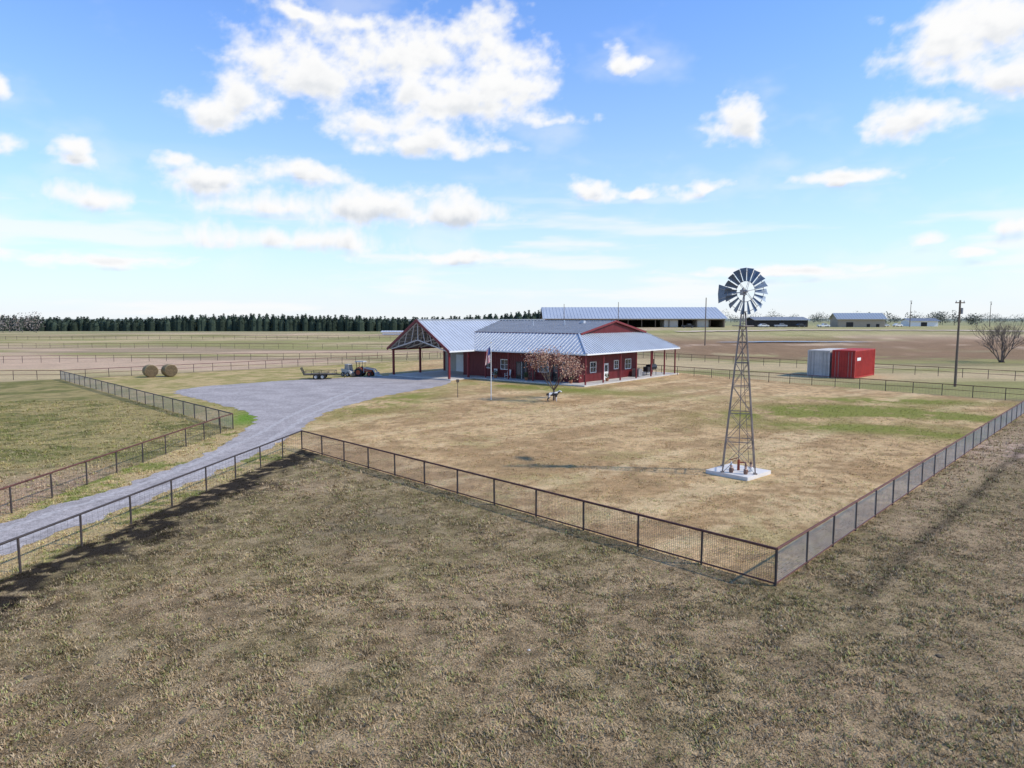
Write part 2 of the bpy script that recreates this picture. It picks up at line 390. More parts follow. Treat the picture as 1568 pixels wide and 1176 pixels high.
# ---------------------------------------------------------------- fences
def tri_wire(mb,p0,p1,r,mi): mb.cyl(p0,p1,r,r,3,mi,False)
def fence(name,pts,sp=2.5,h=1.15,rails=(1.0,),wire=None,vs=.12,hs=.11,wr=.0028,rm=None,pr=.038,wm=None):
    mb=MB()
    for a,b in zip(pts[:-1],pts[1:]):
        a=np.array(a,float);b=np.array(b,float);Ln=np.linalg.norm(b-a);n=max(1,round(Ln/sp))
        P=[a+(b-a)*i/n for i in range(n+1)]
        for i,p in enumerate(P):
            z=float(height(p[0],p[1]));q=(random.random()-.5)*.03
            mb.cyl((p[0],p[1],z-.1),(p[0]+q,p[1]+q*.5,z+h-.02),pr,pr,8,0)
        for i in range(n):
            p,q=P[i],P[i+1];zp=float(height(*p));zq=float(height(*q))
            for r in rails: mb.cyl((p[0],p[1],zp+h*r),(q[0],q[1],zq+h*r),pr*(1.05 if r==1 else .7),None,6,1)
            if wire:
                z=.06
                while z<h-.03:
                    sag=random.uniform(-.012,.012)
                    m=(p+q)/2
                    tri_wire(mb,(p[0],p[1],zp+z),(m[0],m[1],(zp+zq)/2+z+sag),wr,2);tri_wire(mb,(m[0],m[1],(zp+zq)/2+z+sag),(q[0],q[1],zq+z),wr,2);z+=hs
                kk=int(np.linalg.norm(q-p)/vs)
                for t in range(1,kk):
                    m=p+(q-p)*t/kk;zz=zp+(zq-zp)*t/kk
                    tri_wire(mb,(m[0],m[1],zz+.05),(m[0],m[1],zz+h-.02),wr,2)
    return mb.build(name,[M_pipe,rm or M_rust,wm or M_wire])
fence('yard_fence',[W,C],2.49,1.15,(1.0,.07),True,.075,.055,.0038)
fence('yard_fence',[C,C+E2*61.5],2.5,1.15,(1.0,.07),True,.09,.07,.0048,wm=M_wireg)  # galvanised mesh, paler tone painting this run's sunlit look
fence('yard_fence',[G,L],2.5,1.15,(1.0,),True,.13,.085,.008,rm=M_pipe,wm=M_wireg)
fence('lane_fence',[W,(f3x(3),3)],2.5,1.15,(1.0,),True,.28,.15,.0035,rm=M_pipe)
fence('lane_fence',[G,(-20.3,47),(f4x(3),3)],2.5,1.15,(1.0,),True,.28,.15,.004,rm=M_rust)
fence('yard_fence',[L,B],2.8,1.2,(1.0,.55),False)
fence('yard_fence',[R,B],2.8,1.2,(1.0,.55),True,.3,.15,.005)
fence('pasture_fence',[(72,78),(31.8,130),(10,158)],3,1.25,(1.0,.55),False)
fence('pasture_fence',[(-140,112),(-91,122),(-24,137),(5,146)],3,1.25,(1.0,.55),False)
fence('pasture_fence',[(-130,84),(L[0],L[1])],3,1.2,(1.0,.55),False)
fence('pasture_fence',[(-200,190),(-30,178)],4,1.3,(1.0,.5),False)
fence('pasture_fence',[(-260,250),(-90,262),(-10,255)],4,1.4,(1.0,.5),False,pr=.05)

# ---------------------------------------------------------------- house
house=empty('red_barn_house',(-8.16,88.4,0),math.radians(-40))
mb=MB(); mb.box((-5.4,13.5,.07),(12.2,28,.14)); mb.box((9.6,15.9,.075),(17.8,24.2,.15)); mb.build('slab',[M_conc],house)
mb=MB()
def wallp(pts,sp=.3,m=0): mb.panel(pts,.04,sp,.05,.025,m,m,m)
z0=.14
wallp([(-3.5,6.3,z0),(16,6.3,z0),(16,6.3,4.7),(-3.5,6.3,4.7)])
wallp([(16,6.35,z0),(16,20.3,z0),(16,20.3,4.7),(16,6.35,4.7)])
wallp([(16,20.3,z0),(0,20.3,z0),(0,20.3,4.7),(16,20.3,4.7)])
wallp([(-3.5,10,z0),(-3.5,6.35,z0),(-3.5,6.35,4.6),(-3.5,10,4.6)])
wallp([(-11,10,z0),(-3.55,10,z0),(-3.55,10,6.3),(-5.5,10,7.45),(-11,10,3.75)],.3,1)
wallp([(-11,27,z0),(-11,10.05,z0),(-11,10.05,3.7),(-11,27,3.7)])
wallp([(0,20.4,z0),(0,27,z0),(0,27,3.7),(0,20.4,3.7)])
wallp([(0,27.04,z0),(-11,27.04,z0),(-11,27.04,3.75),(-5.5,27.04,7.4),(0,27.04,3.75)])
wallp([(14.8,8.3,6.02),(14.8,23.9,6.02),(14.8,16.1,7.55)],.3)
mb.build('walls',[M_red,M_cream],house)
mb=MB()
mb.panel([(.6,-.6,3.75),(.6,27.6,3.75),(-5.5,27.6,7.7),(-5.5,-.6,7.7)],.08,.6,.05,.05,0,1,2)
mb.panel([(-11.6,27.6,3.75),(-11.6,-.6,3.75),(-5.5,-.6,7.7),(-5.5,27.6,7.7)],.08,.6,.05,.05,0,1,2)
mb.panel([(.6,4.2,3.75),(18.5,4.2,3.75),(14.8,8,6.0),(-2.85,8,6.0)],.08,.55,.07,.07,0,1,2)
mb.panel([(18.5,4.2,3.75),(18.5,28,3.75),(14.8,24.2,6.0),(14.8,8,6.0)],.08,.55,.07,.07,0,1,2)
mb.panel([(18.5,28,3.75),(.6,28,3.75),(-2.85,24.2,6.0),(14.8,24.2,6.0)],.08,.55,.07,.07,0,1,2)
mb.panel([(-2.85,7.9,6.06),(15.1,7.9,6.06),(15.1,16.1,7.6),(-5.3,16.1,7.6)],.07,.6,.05,.05,3,4,2)  # front slope alone gets the darker tone, painting its dim grazing light
mb.panel([(15.1,24.3,6.06),(-2.85,24.3,6.06),(-5.3,16.1,7.6),(15.1,16.1,7.6)],.07,.6,.05,.05,0,4,2)
mb.beam((-5.5,-.6,7.83),(-5.5,27.6,7.83),.35,.05,0); mb.beam((-5.2,16.1,7.71),(15.1,16.1,7.71),.3,.05,0)
mb.beam((18.5,4.2,3.9),(14.8,8,6.15),.22,.06,0); mb.beam((18.5,28,3.9),(14.8,24.2,6.15),.22,.06,0)
mb.cyl((9,13,7),(9,13,7.75),.09,None,8,0); mb.cyl((4,12.5,6.9),(4,12.5,7.6),.07,None,8,0); mb.box((11,14.5,7.5),(.5,.5,.35),0)
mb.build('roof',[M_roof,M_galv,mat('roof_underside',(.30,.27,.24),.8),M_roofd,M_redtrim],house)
mb=MB()
for sx in(-11.6,.6):
    mb.beam((sx,-.66,3.72),(-5.5,-.66,7.72),.06,.34); mb.beam((sx,27.66,3.72),(-5.5,27.66,7.72),.06,.34)
mb.beam((15.18,7.9,6.04),(15.18,16.1,7.62),.06,.24); mb.beam((15.18,24.3,6.04),(15.18,16.1,7.62),.06,.24)
mb.beam((.68,-.6,3.72),(.68,4.1,3.72),.1,.2,1)
mb.beam((.8,4.12,3.74),(18.5,4.12,3.74),.1,.16,1); mb.beam((18.58,4.2,3.74),(18.58,28,3.74),.1,.16,1)
mb.beam((16.06,6.24,.15),(16.06,6.24,4.4),.14,.14)
mb.build('trim',[M_redtrim,M_white],house)
mb=MB()
for x,y in((-11,0),(0,0),(-11,5),(-11,9.9),(0,3.6)): mb.box((x,y,1.93),(.24,.24,3.6),0)
def truss(y):
    mb.beam((-11.3,y,3.78),(-5.5,y,7.52),.12,.16,1);mb.beam((.3,y,3.78),(-5.5,y,7.52),.12,.16,1)
    mb.beam((-11,y,3.75),(-5.5,y,5.1),.1,.14,1);mb.beam((0,y,3.75),(-5.5,y,5.1),.1,.14,1)
    mb.beam((-5.5,y,5.1),(-5.5,y,7.5),.1,.12,1)
    for k in(1,2,3):
        xa=-11+k*1.38;za=3.75+k*.337;xb=-11.3+(k+.5)*1.45;zb=3.78+(k+.5)*.935
        mb.beam((xa,y,za),(xb,y,zb),.07,.08,1); mb.beam((-11-xa,y,za),(-11-xb,y,zb),.07,.08,1)
for y in(-.35,2.5,5,7.5): truss(y)
mb.beam((-11,-.3,3.68),(-11,10,3.68),.14,.2,0);mb.beam((0,-.3,3.68),(0,6,3.68),.14,.2,0)
for k in range(1,7):
    t=k/7
    mb.beam((-11.4+5.8*t,-.5,3.86+3.7*t-.13),(-11.4+5.8*t,9.9,3.86+3.7*t-.13),.06,.1,1)
    mb.beam((.4-5.8*t,-.5,3.86+3.7*t-.13),(.4-5.8*t,9.9,3.86+3.7*t-.13),.06,.1,1)
mb.build('carport_frame',[M_redtrim,mat('truss_wood',(.55,.50,.44),.7,0,.15,3)],house)
mb=MB()
for x in(2.2,6.2,10.2,14.2,18.1): mb.box((x,4.6,1.93),(.15,.15,3.6))
for y in(8.5,12.5,16.5,20.5,24.3,27.5): mb.box((18.1,y,1.93),(.15,.15,3.6))
for x in(14.5,10.5,6.5,2.5): mb.box((x,27.5,1.93),(.15,.15,3.6))
mb.beam((.8,4.6,3.72),(18.1,4.6,3.72),.12,.18);mb.beam((18.1,4.7,3.72),(18.1,27.5,3.72),.12,.18);mb.beam((18.1,27.5,3.72),(.8,27.5,3.72),.12,.18)
mb.build('porch_posts',[M_redtrim],house)
mb=MB()
def win(cx,cz,w,h,side='f'):
    def bx(du,dz,su,sz,off,th,mi):
        if side=='f': mb.box((cx+du,6.26-off,cz+dz),(su,th,sz),mi)
        else: mb.box((16.04+off,cx+du,cz+dz),(th,su,sz),mi)
    bx(0,0,w,h,.02,.04,1)
    t=.09
    bx(0,h/2+t/2,w+2*t,t,.035,.08,0);bx(-w/2-t/2,0,t,h,.035,.08,0);bx(w/2+t/2,0,t,h,.035,.08,0)
    bx(0,-h/2-t/2,w+2*t,t,.035,.08,0);bx(0,0,.05,h,.045,.04,0);bx(0,0,w,.04,.05,.03,0)
win(4.2,1.9,1.3,1.2);win(1.2,1.9,1.0,1.1);win(10.6,1.9,1.5,1.3);win(14.2,1.9,1.0,1.2)
win(9.3,1.9,1.2,1.2,'r');win(17.8,1.9,1.4,1.2,'r')
win(14.8,1.95,.9,1.0,'r')
mb.build('windows',[M_white,M_glass],house)
mb=MB()
mb.box((7.1,6.22,1.27),(1.9,.06,2.2),0);mb.box((7.1,6.19,1.27),(.05,.05,2.2),1)
for d in(-.48,.48): mb.box((7.1+d,6.185,1.4),(.62,.02,1.6),2)
mb.box((12.6,6.22,1.2),(.95,.06,2.1),0);mb.box((12.6,6.18,1.6),(.6,.02,.9),2)
mb.box((16.1,12.3,1.2),(.06,1.0,2.1),1);mb.box((16.14,12.3,1.6),(.02,.6,.8),2)
mb.box((-7.2,9.93,1.4),(2.6,.06,2.5),1)
mb.build('doors',[M_black,M_white,M_glass],house)

def chair(name,loc,rot,m):
    mb=MB()
    mb.box((0,0,.42),(.55,.5,.04));mb.beam((0-.27,.24,.42),(-.27,.36,1.1),.04,.05);mb.beam((.27,.24,.42),(.27,.36,1.1),.04,.05)
    for k in range(5): mb.beam((-.2+.1*k,.24,.46),(-.2+.1*k,.35,1.08),.06,.02)
    mb.beam((-.3,.36,1.1),(.3,.36,1.1),.05,.07)
    for sx in(-.28,.28):
        mb.beam((sx,-.24,.06),(sx,-.24,.65),.04,.04);mb.beam((sx,.24,.06),(sx,.24,.44),.04,.04);mb.beam((sx,-.28,.66),(sx,.3,.66),.08,.03);mb.beam((sx,-.4,.03),(sx,.5,.03),.03,.05)
    return mb.build(name,[m],None,loc,rot)
def HL(a,b,z=0):
    c,s_=math.cos(math.radians(-40)),math.sin(math.radians(-40)); return (-8.16+a*c-b*s_,88.4+a*s_+b*c,z)
for a,b in((9.3,5.5),(11.9,5.5),(13.4,5.4),(2.9,5.5),(5.3,5.5)): chair('rocking_chair',HL(a,b,.15),math.radians(-40),M_wood if a>9 else M_white)
mb=MB();mb.cyl((-.9,0,1.1),(.9,0,1.1),.42,None,14,0);mb.cyl((.7,0,1.45),(.7,0,2.2),.09,None,8,0);mb.box((-1.3,0,.85),(.7,.7,.7),0)
for x in(-.8,.8):
    for y in(-.3,.3): mb.beam((x,y,0),(x,y,.95),.06,.06,0)
mb.box((0,-.5,.95),(1.5,.3,.04),0);mb.build('barbecue_smoker',[M_black],None,HL(17.0,22.6,.15),math.radians(50))
mb=MB();mb.box((0,0,.55),(1,1,1.0),0)
for k in range(8): mb.box((0,-.51,.15+k*.11),(.9,.03,.03),1)
mb.cyl((0,0,1.05),(0,0,1.1),.4,None,16,1);mb.build('air_conditioner_unit',[M_galv,M_black],None,HL(16.9,18.9,.15),math.radians(-40))
def leafclump(mb,c,r,n,size,mi,flat=1):
    for i in range(n):
        d=Vector((random.gauss(0,1),random.gauss(0,1),random.gauss(0,1)));d.normalize();d*=r*random.random()**.45;d.z*=flat
        p=Vector(c)+d;a=Vector((random.gauss(0,1),random.gauss(0,1),random.gauss(0,1))).normalized()*size
        b=a.cross(Vector((random.gauss(0,1),random.gauss(0,1),random.gauss(0,1)))).normalized()*size*.7
        mb.add([p-a,p+b,p+a,p-b],[(0,1,2,3)],mi)
M_shrub=mat('shrub_leaf',(.06,.09,.03),.8,0,.4,9); M_pot=mat('clay_pot',(.30,.12,.06),.8)
for a,b in((3.7,4.9),(8.9,4.9),(15.6,5.2),(17.4,10.5)):
    mb=MB();mb.cyl((0,0,0),(0,0,.4),.17,.25,12,0);leafclump(mb,(0,0,.7),.36,120,.07,1);mb.build('potted_shrub',[M_pot,M_shrub],None,HL(a,b,.15))

# ---------------------------------------------------------------- windmill
wm=empty('windmill',(11.7,34.7,0),0)
mb=MB();mb.box((0,0,.09),(2.35,2.35,.2),0,math.radians(42));mb.build('concrete_pad',[mat('pad_concrete',(.66,.61,.54),.85,0,.12,2,.2,14)],wm)
mb=MB();zt=8.3
def foot(k,z):
    a=math.radians(28+90*k);r=1.12+(.13-1.12)*(z-.19)/(zt-.19);return Vector((math.cos(a)*r,math.sin(a)*r,z))
lev=[.19,1.75,3.2,4.55,5.75,6.8,7.6,zt]
for k in range(4):
    mb.beam(foot(k,.19),foot(k,zt),.055,.055,0)
    mb.box(foot(k,.22),(.16,.16,.06),0)
    for i in range(len(lev)-1):
        mb.beam(foot(k,lev[i+1]),foot(k+1,lev[i+1]),.035,.035,0)
        if i<6:
            mb.cyl(foot(k,lev[i]),foot(k+1,lev[i+1]),.013,None,5,0);mb.cyl(foot(k+1,lev[i]),foot(k,lev[i+1]),.013,None,5,0)
mb.cyl((0,0,.19),(0,0,9.1),.022,None,8,0)
for i in range(24):
    z=.6+i*.31; a=foot(0,z);b=foot(1,z);d=(b-a).normalized();mb.cyl(a-d*.02,a+d*.24,.01,None,4,0)
mb.beam(foot(0,.5)+(foot(1,.5)-foot(0,.5)).normalized()*.24,foot(0,7.8)+(foot(1,7.8)-foot(0,7.8)).normalized()*.24,.02,.02,0)
mb.box((0,0,7.62),(.75,.75,.04),0,math.radians(28))
mb.build('tower',[mat('tower_steel',(.25,.20,.165),.55,.25,.4,2)],wm)
T=Vector((-.196,.98,0));S=Vector((.98,.196,0));U=Vector((0,0,1))
hub=Vector((-.08,0,9.34))-T*.35
mb=MB()
nb=18
for i in range(nb):
    th=2*math.pi*i/nb
    rows=[]
    for rr,hw in((.50,.055),(.80,.10),(1.16,.155)):
        row=[]
        for w_,curv in((-1,0),(0,.03),(1,.0)):
            rad=S*math.cos(th)+U*math.sin(th);tan=-S*math.sin(th)+U*math.cos(th)
            row.append(hub+rad*rr+tan*(w_*hw*.93)+T*(w_*hw*.55+curv))
        rows.append(row)
    vs=[p for r_ in rows for p in r_]
    mb.add(vs,[(0,1,4,3),(1,2,5,4),(3,4,7,6),(4,5,8,7)],0)
for R_ in(.52,1.0):
    n=36
    for i in range(n):
        a=2*math.pi*i/n;b=2*math.pi*(i+1)/n
        mb.cyl(hub+T*.06+(S*math.cos(a)+U*math.sin(a))*R_,hub+T*.06+(S*math.cos(b)+U*math.sin(b))*R_,.014,None,4,1,False)
for i in range(6):
    a=2*math.pi*i/6+.2;d=S*math.cos(a)+U*math.sin(a)
    mb.cyl(hub-T*.05,hub+d*1.0+T*.05,.012,None,5,1);mb.cyl(hub+T*.15,hub+d*1.0+T*.05,.010,None,5,1)
mb.cyl(hub-T*.12,hub+T*.2,.05,None,12,1)
mb.build('wheel',[M_galvd,M_galv],wm)
mb=MB()
hc=Vector((-.04,0,9.3));mb.box(hc,(.2,.32,.26),0,math.radians(11));mb.cyl((0,0,8.2),(0,0,9.2),.05,None,8,0);mb.cyl(hub,hc,.04,None,8,0)
mb.cyl(hc+U*.12,hc+U*.24,.11,.04,10,0)
mb.beam(hc,hc+T*2.1,.035,.05,1)
v0=hc+T*1.15;v1=hc+T*2.25-S*.15
mb.prism([v0+U*.24,v0-U*.2,v1-U*.50,v1+T*.08,v1+U*.50],S*.012,1)
mb.beam(v0+U*.1,v1+U*.3,.03,.03,0);mb.beam(v0-U*.1,v1-U*.3,.03,.03,0)
mb.build('tail_and_gearbox',[M_galv,M_galvd],wm)
mb=MB();mb.cyl((0,0,.19),(0,0,.75),.07,.06,10,0);mb.cyl((0,0,.6),(.32,-.1,.6),.035,None,8,0);mb.cyl((.32,-.1,.62),(.32,-.1,.48),.035,None,8,0)
mb.beam((0,0,.85),(-.45,.1,.7),.03,.04,0);mb.build('well_pump',[mat('pump_red',(.30,.06,.03),.5)],wm)
def lathe(mb,prof,c,n=14,mi=0,ms=None):
    vs=[];k=len(prof)
    for i in range(n):
        a=2*math.pi*i/n
        for r,z in prof: vs.append((c[0]+math.cos(a)*r,c[1]+math.sin(a)*r,c[2]+z))
    o=len(mb.v);mb.v+=vs
    for j in range(k-1):
        for i in range(n):
            mb.f.append([o+i*k+j,o+((i+1)%n)*k+j,o+((i+1)%n)*k+j+1,o+i*k+j+1]);mb.m.append(ms[j] if ms else mi)
def gnome(loc,cols):
    mb=MB();lathe(mb,[(0,0),(.09,0),(.1,.04),(.11,.14),(.09,.24),(.055,.28),(.065,.31),(.07,.35),(.05,.40),(.075,.40),(.04,.5),(0,.6)],(0,0,0),14,0,[0,0,0,0,1,1,1,1,2,2,2])
    mb.cyl((.08,0,.24),(.11,-.1,.12),.03,.02,6,0);mb.cyl((-.08,0,.24),(-.11,-.1,.12),.03,.02,6,0)
    mb.build('garden_gnome',cols,None,loc)
M_skin=mat('painted_face',(.55,.36,.26),.6)
M_dull=mat('faded_brown_paint',(.22,.12,.08),.7)
gnome((11.15,34.15,.19),[M_dull,M_skin,M_white]);gnome((12.2,34.3,.19),[M_white,M_skin,M_dull]);gnome((11.75,33.75,.19),[M_dull,M_skin,M_dull])

# ---------------------------------------------------------------- containers
def container(name,p,rot,w,l,h,m):
    e=empty(name,p,rot);mb=MB()
    for sx in(0,w):
        for sy in(0,l): mb.box((sx,sy,h/2),(.18,.18,h),0)
    for z in(.12,h-.08):
        for sx in(0,w): mb.box((sx,l/2,z),(.14,l-.18,.16),0)
        for sy in(0,l): mb.box((w/2,sy,z),(w-.18,.14,.16),0)
    mb.build('frame',[m],e);mb=MB()
    mb.panel([(w-.04,.09,.18),(w-.04,l-.09,.18),(w-.04,l-.09,h-.14),(w-.04,.09,h-.14)],.02,.36,.17,.06,0,0,0)
    mb.panel([(.04,l-.09,.18),(.04,.09,.18),(.04,.09,h-.14),(.04,l-.09,h-.14)],.02,.36,.17,.06,0,0,0)
    mb.panel([(.09,.04,.18),(w-.09,.04,.18),(w-.09,.04,h-.14),(.09,.04,h-.14)],.02,.36,.16,.05,0,0,0)
    mb.panel([(w-.09,l-.04,.18),(.09,l-.04,.18),(.09,l-.04,h-.14),(w-.09,l-.04,h-.14)],.02,.36,.16,.05,0,0,0)
    mb.panel([(.07,.07,h-.06),(w-.07,.07,h-.06),(w-.07,l-.07,h-.06),(.07,l-.07,h-.06)],.03,.4,.15,.03,0,0,0)
    mb.box((w/2,l/2,.14),(w-.2,l-.2,.1),0)
    mb.build('panels',[m],e);mb=MB()
    for x in(.35,.75,w-.75,w-.35): mb.cyl((x,-.06,.2),(x,-.06,h-.2),.025,None,6,0)
    mb.box((w+.05,1.6,h*.68),(.012,1.5,.4),1);mb.build('lock_rods',[M_galv,M_white],e)
container('shipping_container',(43.3,92.0,0),math.radians(-43.5),2.75,8.4,3.75,M_contred)
container('shipping_container',(41.0,94.3,0),math.radians(-43.5),2.75,8.4,3.65,M_contwhite)

# ---------------------------------------------------------------- poles
def upole(name,loc,h,r,arm=True):
    mb=MB();z=float(height(loc[0],loc[1]));mb.cyl((0,0,-.2),(0,0,h),r,r*.65,10,0)
    if arm:
        mb.beam((-.7,0,h-.3),(.7,0,h-.3),.1,.12,0)
        for x in(-.6,0,.6): mb.cyl((x,0,h-.24),(x,0,h-.05),.05,.03,8,1)
        mb.cyl((.28,0,h-1.6),(.28,0,h-.9),.17,None,12,1)
    mb.build(name,[M_wood,M_galv],None,(loc[0],loc[1],z),.3)
upole('utility_pole',(52.1,79.9),10.1,.15)
upole('utility_pole',(52.8,187),13,.18,False)
upole('utility_pole',(22,290),11,.16,False);upole('utility_pole',(44,284),11,.16,False)
upole('utility_pole',(180,310),12,.16);upole('utility_pole',(230,330),12,.16)
mb=MB();mb.cyl((0,0,0),(0,0,5.6),.045,.03,10,0);mb.cyl((0,0,5.6),(0,0,5.68),.06,.02,8,1)
mb.build('flagpole',[M_white,mat('brass',(.5,.35,.1),.4,.6)],None,(-2.06,67.0,0))
mb=MB();n=10;m=8
for i in range(n+1):
    for j in range(m+1):
        u=j/m;t=i/n
        mb.v.append((-2.1-.06-u*(.30+.22*t),67+.10*math.sin(u*11+t*2)*(.3+t),5.25-t*1.55-u*.35))
for i in range(n):
    for j in range(m):
        a=i*(m+1)+j;mb.f.append([a,a+1,a+m+2,a+m+1]);mb.m.append(2 if (i<5 and j<4) else (0 if j%2 else 1))
mb.build('hanging_flag',[M_flagr,M_white,M_flagb])
mb=MB();mb.cyl((0,0,0),(0,0,1.6),.04,.03,8,0);mb.box((0,-.03,1.7),(.3,.2,.3),0);mb.build('bird_feeder_post',[M_wood],None,(-5.5,68.8,0))

# ---------------------------------------------------------------- trees
def grow(mb,p,d,ln,r,depth,tips,spread,nb=(2,4),n=6,up=.15):
    segs=3;q=Vector(p);dd=Vector(d)
    for k in range(segs):
        dd=(dd+Vector((random.gauss(0,.09),random.gauss(0,.09),random.gauss(0,.06)+up*.1))).normalized()
        q2=q+dd*ln/segs;ra=r*(1-.13*k);rb=r*(1-.13*(k+1));mb.cyl(q,q2,ra,rb,n,0,False);q=q2
        if depth<=1: tips.append(Vector(q))
    if depth==0:return
    for k in range(random.randint(*nb)):
        a=random.random()*2*math.pi;sp=spread*(.6+.7*random.random())
        x=dd.orthogonal().normalized();y=dd.cross(x)
        nd=(dd*math.cos(sp)+(x*math.cos(a)+y*math.sin(a))*math.sin(sp)+Vector((0,0,up*.5))).normalized()
        grow(mb,q,nd,ln*random.uniform(.62,.85),r*.6,depth-1,tips,spread,nb,max(3,n-1),up)
mb=MB();tips=[];random.seed(21)
for k in range(7):
    a=k*.9+.3
    grow(mb,(0,0,1.0),Vector((math.cos(a)*.75,math.sin(a)*.75,1)).normalized(),1.55,.055,3,tips,.52,(2,3),6,.12)
mb.cyl((0,0,-.05),(0,0,1.05),.12,.09,10,0)
for t in tips:
    for i in range(7):
        if random.random()<.75:
            p=t+Vector((random.gauss(0,.24),random.gauss(0,.24),random.gauss(0,.24)))
            a=Vector((random.gauss(0,1),random.gauss(0,1),random.gauss(0,1))).normalized()*random.uniform(.06,.10)
            b=a.orthogonal().normalized()*.06
            mb.add([p-a,p+b,p+a,p-b],[(0,1,2,3)],random.choice((1,1,2,3)))
mb.build('autumn_tree',[M_bark,mat('leaf_russet',(.30,.15,.10),.8,0,.3,5),mat('leaf_tan',(.48,.33,.22),.8,0,.3,5),mat('leaf_maroon',(.15,.06,.045),.8,0,.3,5)],None,(4.1,66.3,0))
random.seed(5);mb=MB();tips=[]
for k in range(11):
    a=k*.6;sp=random.uniform(.2,.9)
    grow(mb,(random.uniform(-.4,.4),random.uniform(-.4,.4),0),Vector((math.cos(a)*sp,math.sin(a)*sp,1)).normalized(),random.uniform(2.0,2.8),.10,4,tips,.42,(2,4),5,.25)
mb.build('bare_tree',[M_barkd],None,(89,124,0))
random.seed(11)

M_con=attrmat('conifer_foliage',.9,(),0)
def conifers(name,items,m):
    V=[];F=[];Cc=[]
    def tri(a,b,c,col):
        o=len(V);V.extend([a,b,c]);F.append((o,o+1,o+2));Cc.extend([col]*3)
    for (x,y,h,w) in items:
        z=float(height(x,y));base=np.array([.062,.085,.058])*random.uniform(.75,1.3)  # green lifted to put distance haze into the foliage colour
        n=8
        for k in range(n):
            a=2*math.pi*k/n;b=2*math.pi*(k+1)/n;r=w*.42
            zt_=z+h*.6
            tri((x+math.cos(a)*r,y+math.sin(a)*r,z),(x+math.cos(b)*r,y+math.sin(b)*r,z),(x+math.cos(a)*r*.8,y+math.sin(a)*r*.8,zt_),base*.6)
            tri((x+math.cos(b)*r,y+math.sin(b)*r,z),(x+math.cos(b)*r*.8,y+math.sin(b)*r*.8,zt_),(x+math.cos(a)*r*.8,y+math.sin(a)*r*.8,zt_),base*.6)
            tri((x+math.cos(a)*r*.8,y+math.sin(a)*r*.8,zt_),(x+math.cos(b)*r*.8,y+math.sin(b)*r*.8,zt_),(x,y,z+h*.93),base*.65)
        for i in range(90):
            t=random.random()**.7;r=w*.5*(1-t**1.6)*(.6+.55*random.random())+.1;a=random.random()*6.283
            p=np.array([x+math.cos(a)*r,y+math.sin(a)*r,z+.2+t*(h-.3)]);s=.45+.5*random.random()
            d=np.array([math.cos(a)*.8,math.sin(a)*.8,.1+.6*random.random()])*s;e=np.array([-math.sin(a),math.cos(a),random.uniform(-.4,.4)])*s*.7
            tri(tuple(p+d),tuple(p+e),tuple(p-e),base*random.uniform(.6,1.9))
        tri((x-.3,y,z+h-1.2),(x+.3,y,z+h-1.2),(x,y,z+h+.2),base)
    return npmesh(name,V,F,[m],np.array(Cc))
it=[]
x=-460
while x<26:
    x+=random.uniform(1.8,3.4)
    for row in(0,1,2):
        if random.random()<.95: it.append((x+random.uniform(-1.3,1.3),416+row*6+random.uniform(-2,2)-x*.04,8.6+random.uniform(-1.3,1.6)+1.0*math.sin(x*.03),random.uniform(4.8,6.5)))
conifers('distant_conifer_row',it,M_con)
def woods(name,items,cl):
    V=[];F=[];Cc=[]
    for (x,y,h,w) in items:
        z=float(height(x,y));base=np.array(cl)*random.uniform(.75,1.3)
        o=len(V);V.extend([(x-.2,y,z),(x+.2,y,z),(x,y,z+h*.6)]);F.append((o,o+1,o+2));Cc.extend([base*.6]*3)
        for i in range(170):
            d=np.random.normal(0,1,3);d/=np.linalg.norm(d);d*=random.random()**.4
            p=np.array([x+d[0]*w*.5,y+d[1]*w*.5,z+h*.48+d[2]*h*.48]);s=random.uniform(.25,.8)
            a=np.array([random.gauss(0,.5),random.gauss(0,.5),1])*s;b=np.array([random.gauss(0,1),random.gauss(0,1),.3])*s*.35
            o=len(V);V.extend([tuple(p+a),tuple(p+b),tuple(p-b)]);F.append((o,o+1,o+2));Cc.extend([base*random.uniform(.6,1.6)]*3)
    return npmesh(name,V,F,[M_con],np.array(Cc))
np.random.seed(3)
it=[]
for i in range(30): it.append((-330+random.uniform(0,75)*random.random(),385+random.uniform(-15,25),random.uniform(9,14),random.uniform(8,12)))
woods('bare_woodland',it,(.20,.17,.15))
it=[]
x=40
while x<950:
    x+=random.uniform(2.5,6);h=random.uniform(5,9)
    if random.random()<.25:h+=4
    it.append((x,640+random.uniform(-30,60),h,random.uniform(9,15)))
for i in range(10): it.append((random.uniform(215,280),400+random.uniform(-20,20),random.uniform(7,10),8))
woods('distant_tree_line',it,(.13,.13,.10))

# ---------------------------------------------------------------- far buildings
def shed(name,x,y,w,d,h,rise,mw,mr,openings=(),rot=0):
    z=float(height(x,y));e=empty(name,(x,y,z),rot)
    mb=MB();mb.box((0,0,h/2),(w,d,h),0)
    mb.prism([(-w/2,-d/2,h),(-w/2,d/2,h),(-w/2,0,h+rise)],(w,0,0),0)
    mb.build('walls',[mw],e);mb=MB()
    o=.8
    mb.panel([(-w/2-o,-d/2-o,h-.12*o),(w/2+o,-d/2-o,h-.12*o),(w/2+o,0,h+rise+.1),(-w/2-o,0,h+rise+.1)],.15,1.2,.12,.08,0,1,1)
    mb.panel([(w/2+o,d/2+o,h-.12*o),(-w/2-o,d/2+o,h-.12*o),(-w/2-o,0,h+rise+.1),(w/2+o,0,h+rise+.1)],.15,1.2,.12,.08,0,1,1)
    mb.build('roof',[mr,M_white],e);mb=MB()
    for ox,ow,oh in openings: mb.box((ox,-d/2-.03,oh/2),(ow,.1,oh),0)  # flat dark boxes paint the shaded openings onto the front wall
    if openings: mb.build('openings',[M_shade],e)
    return e
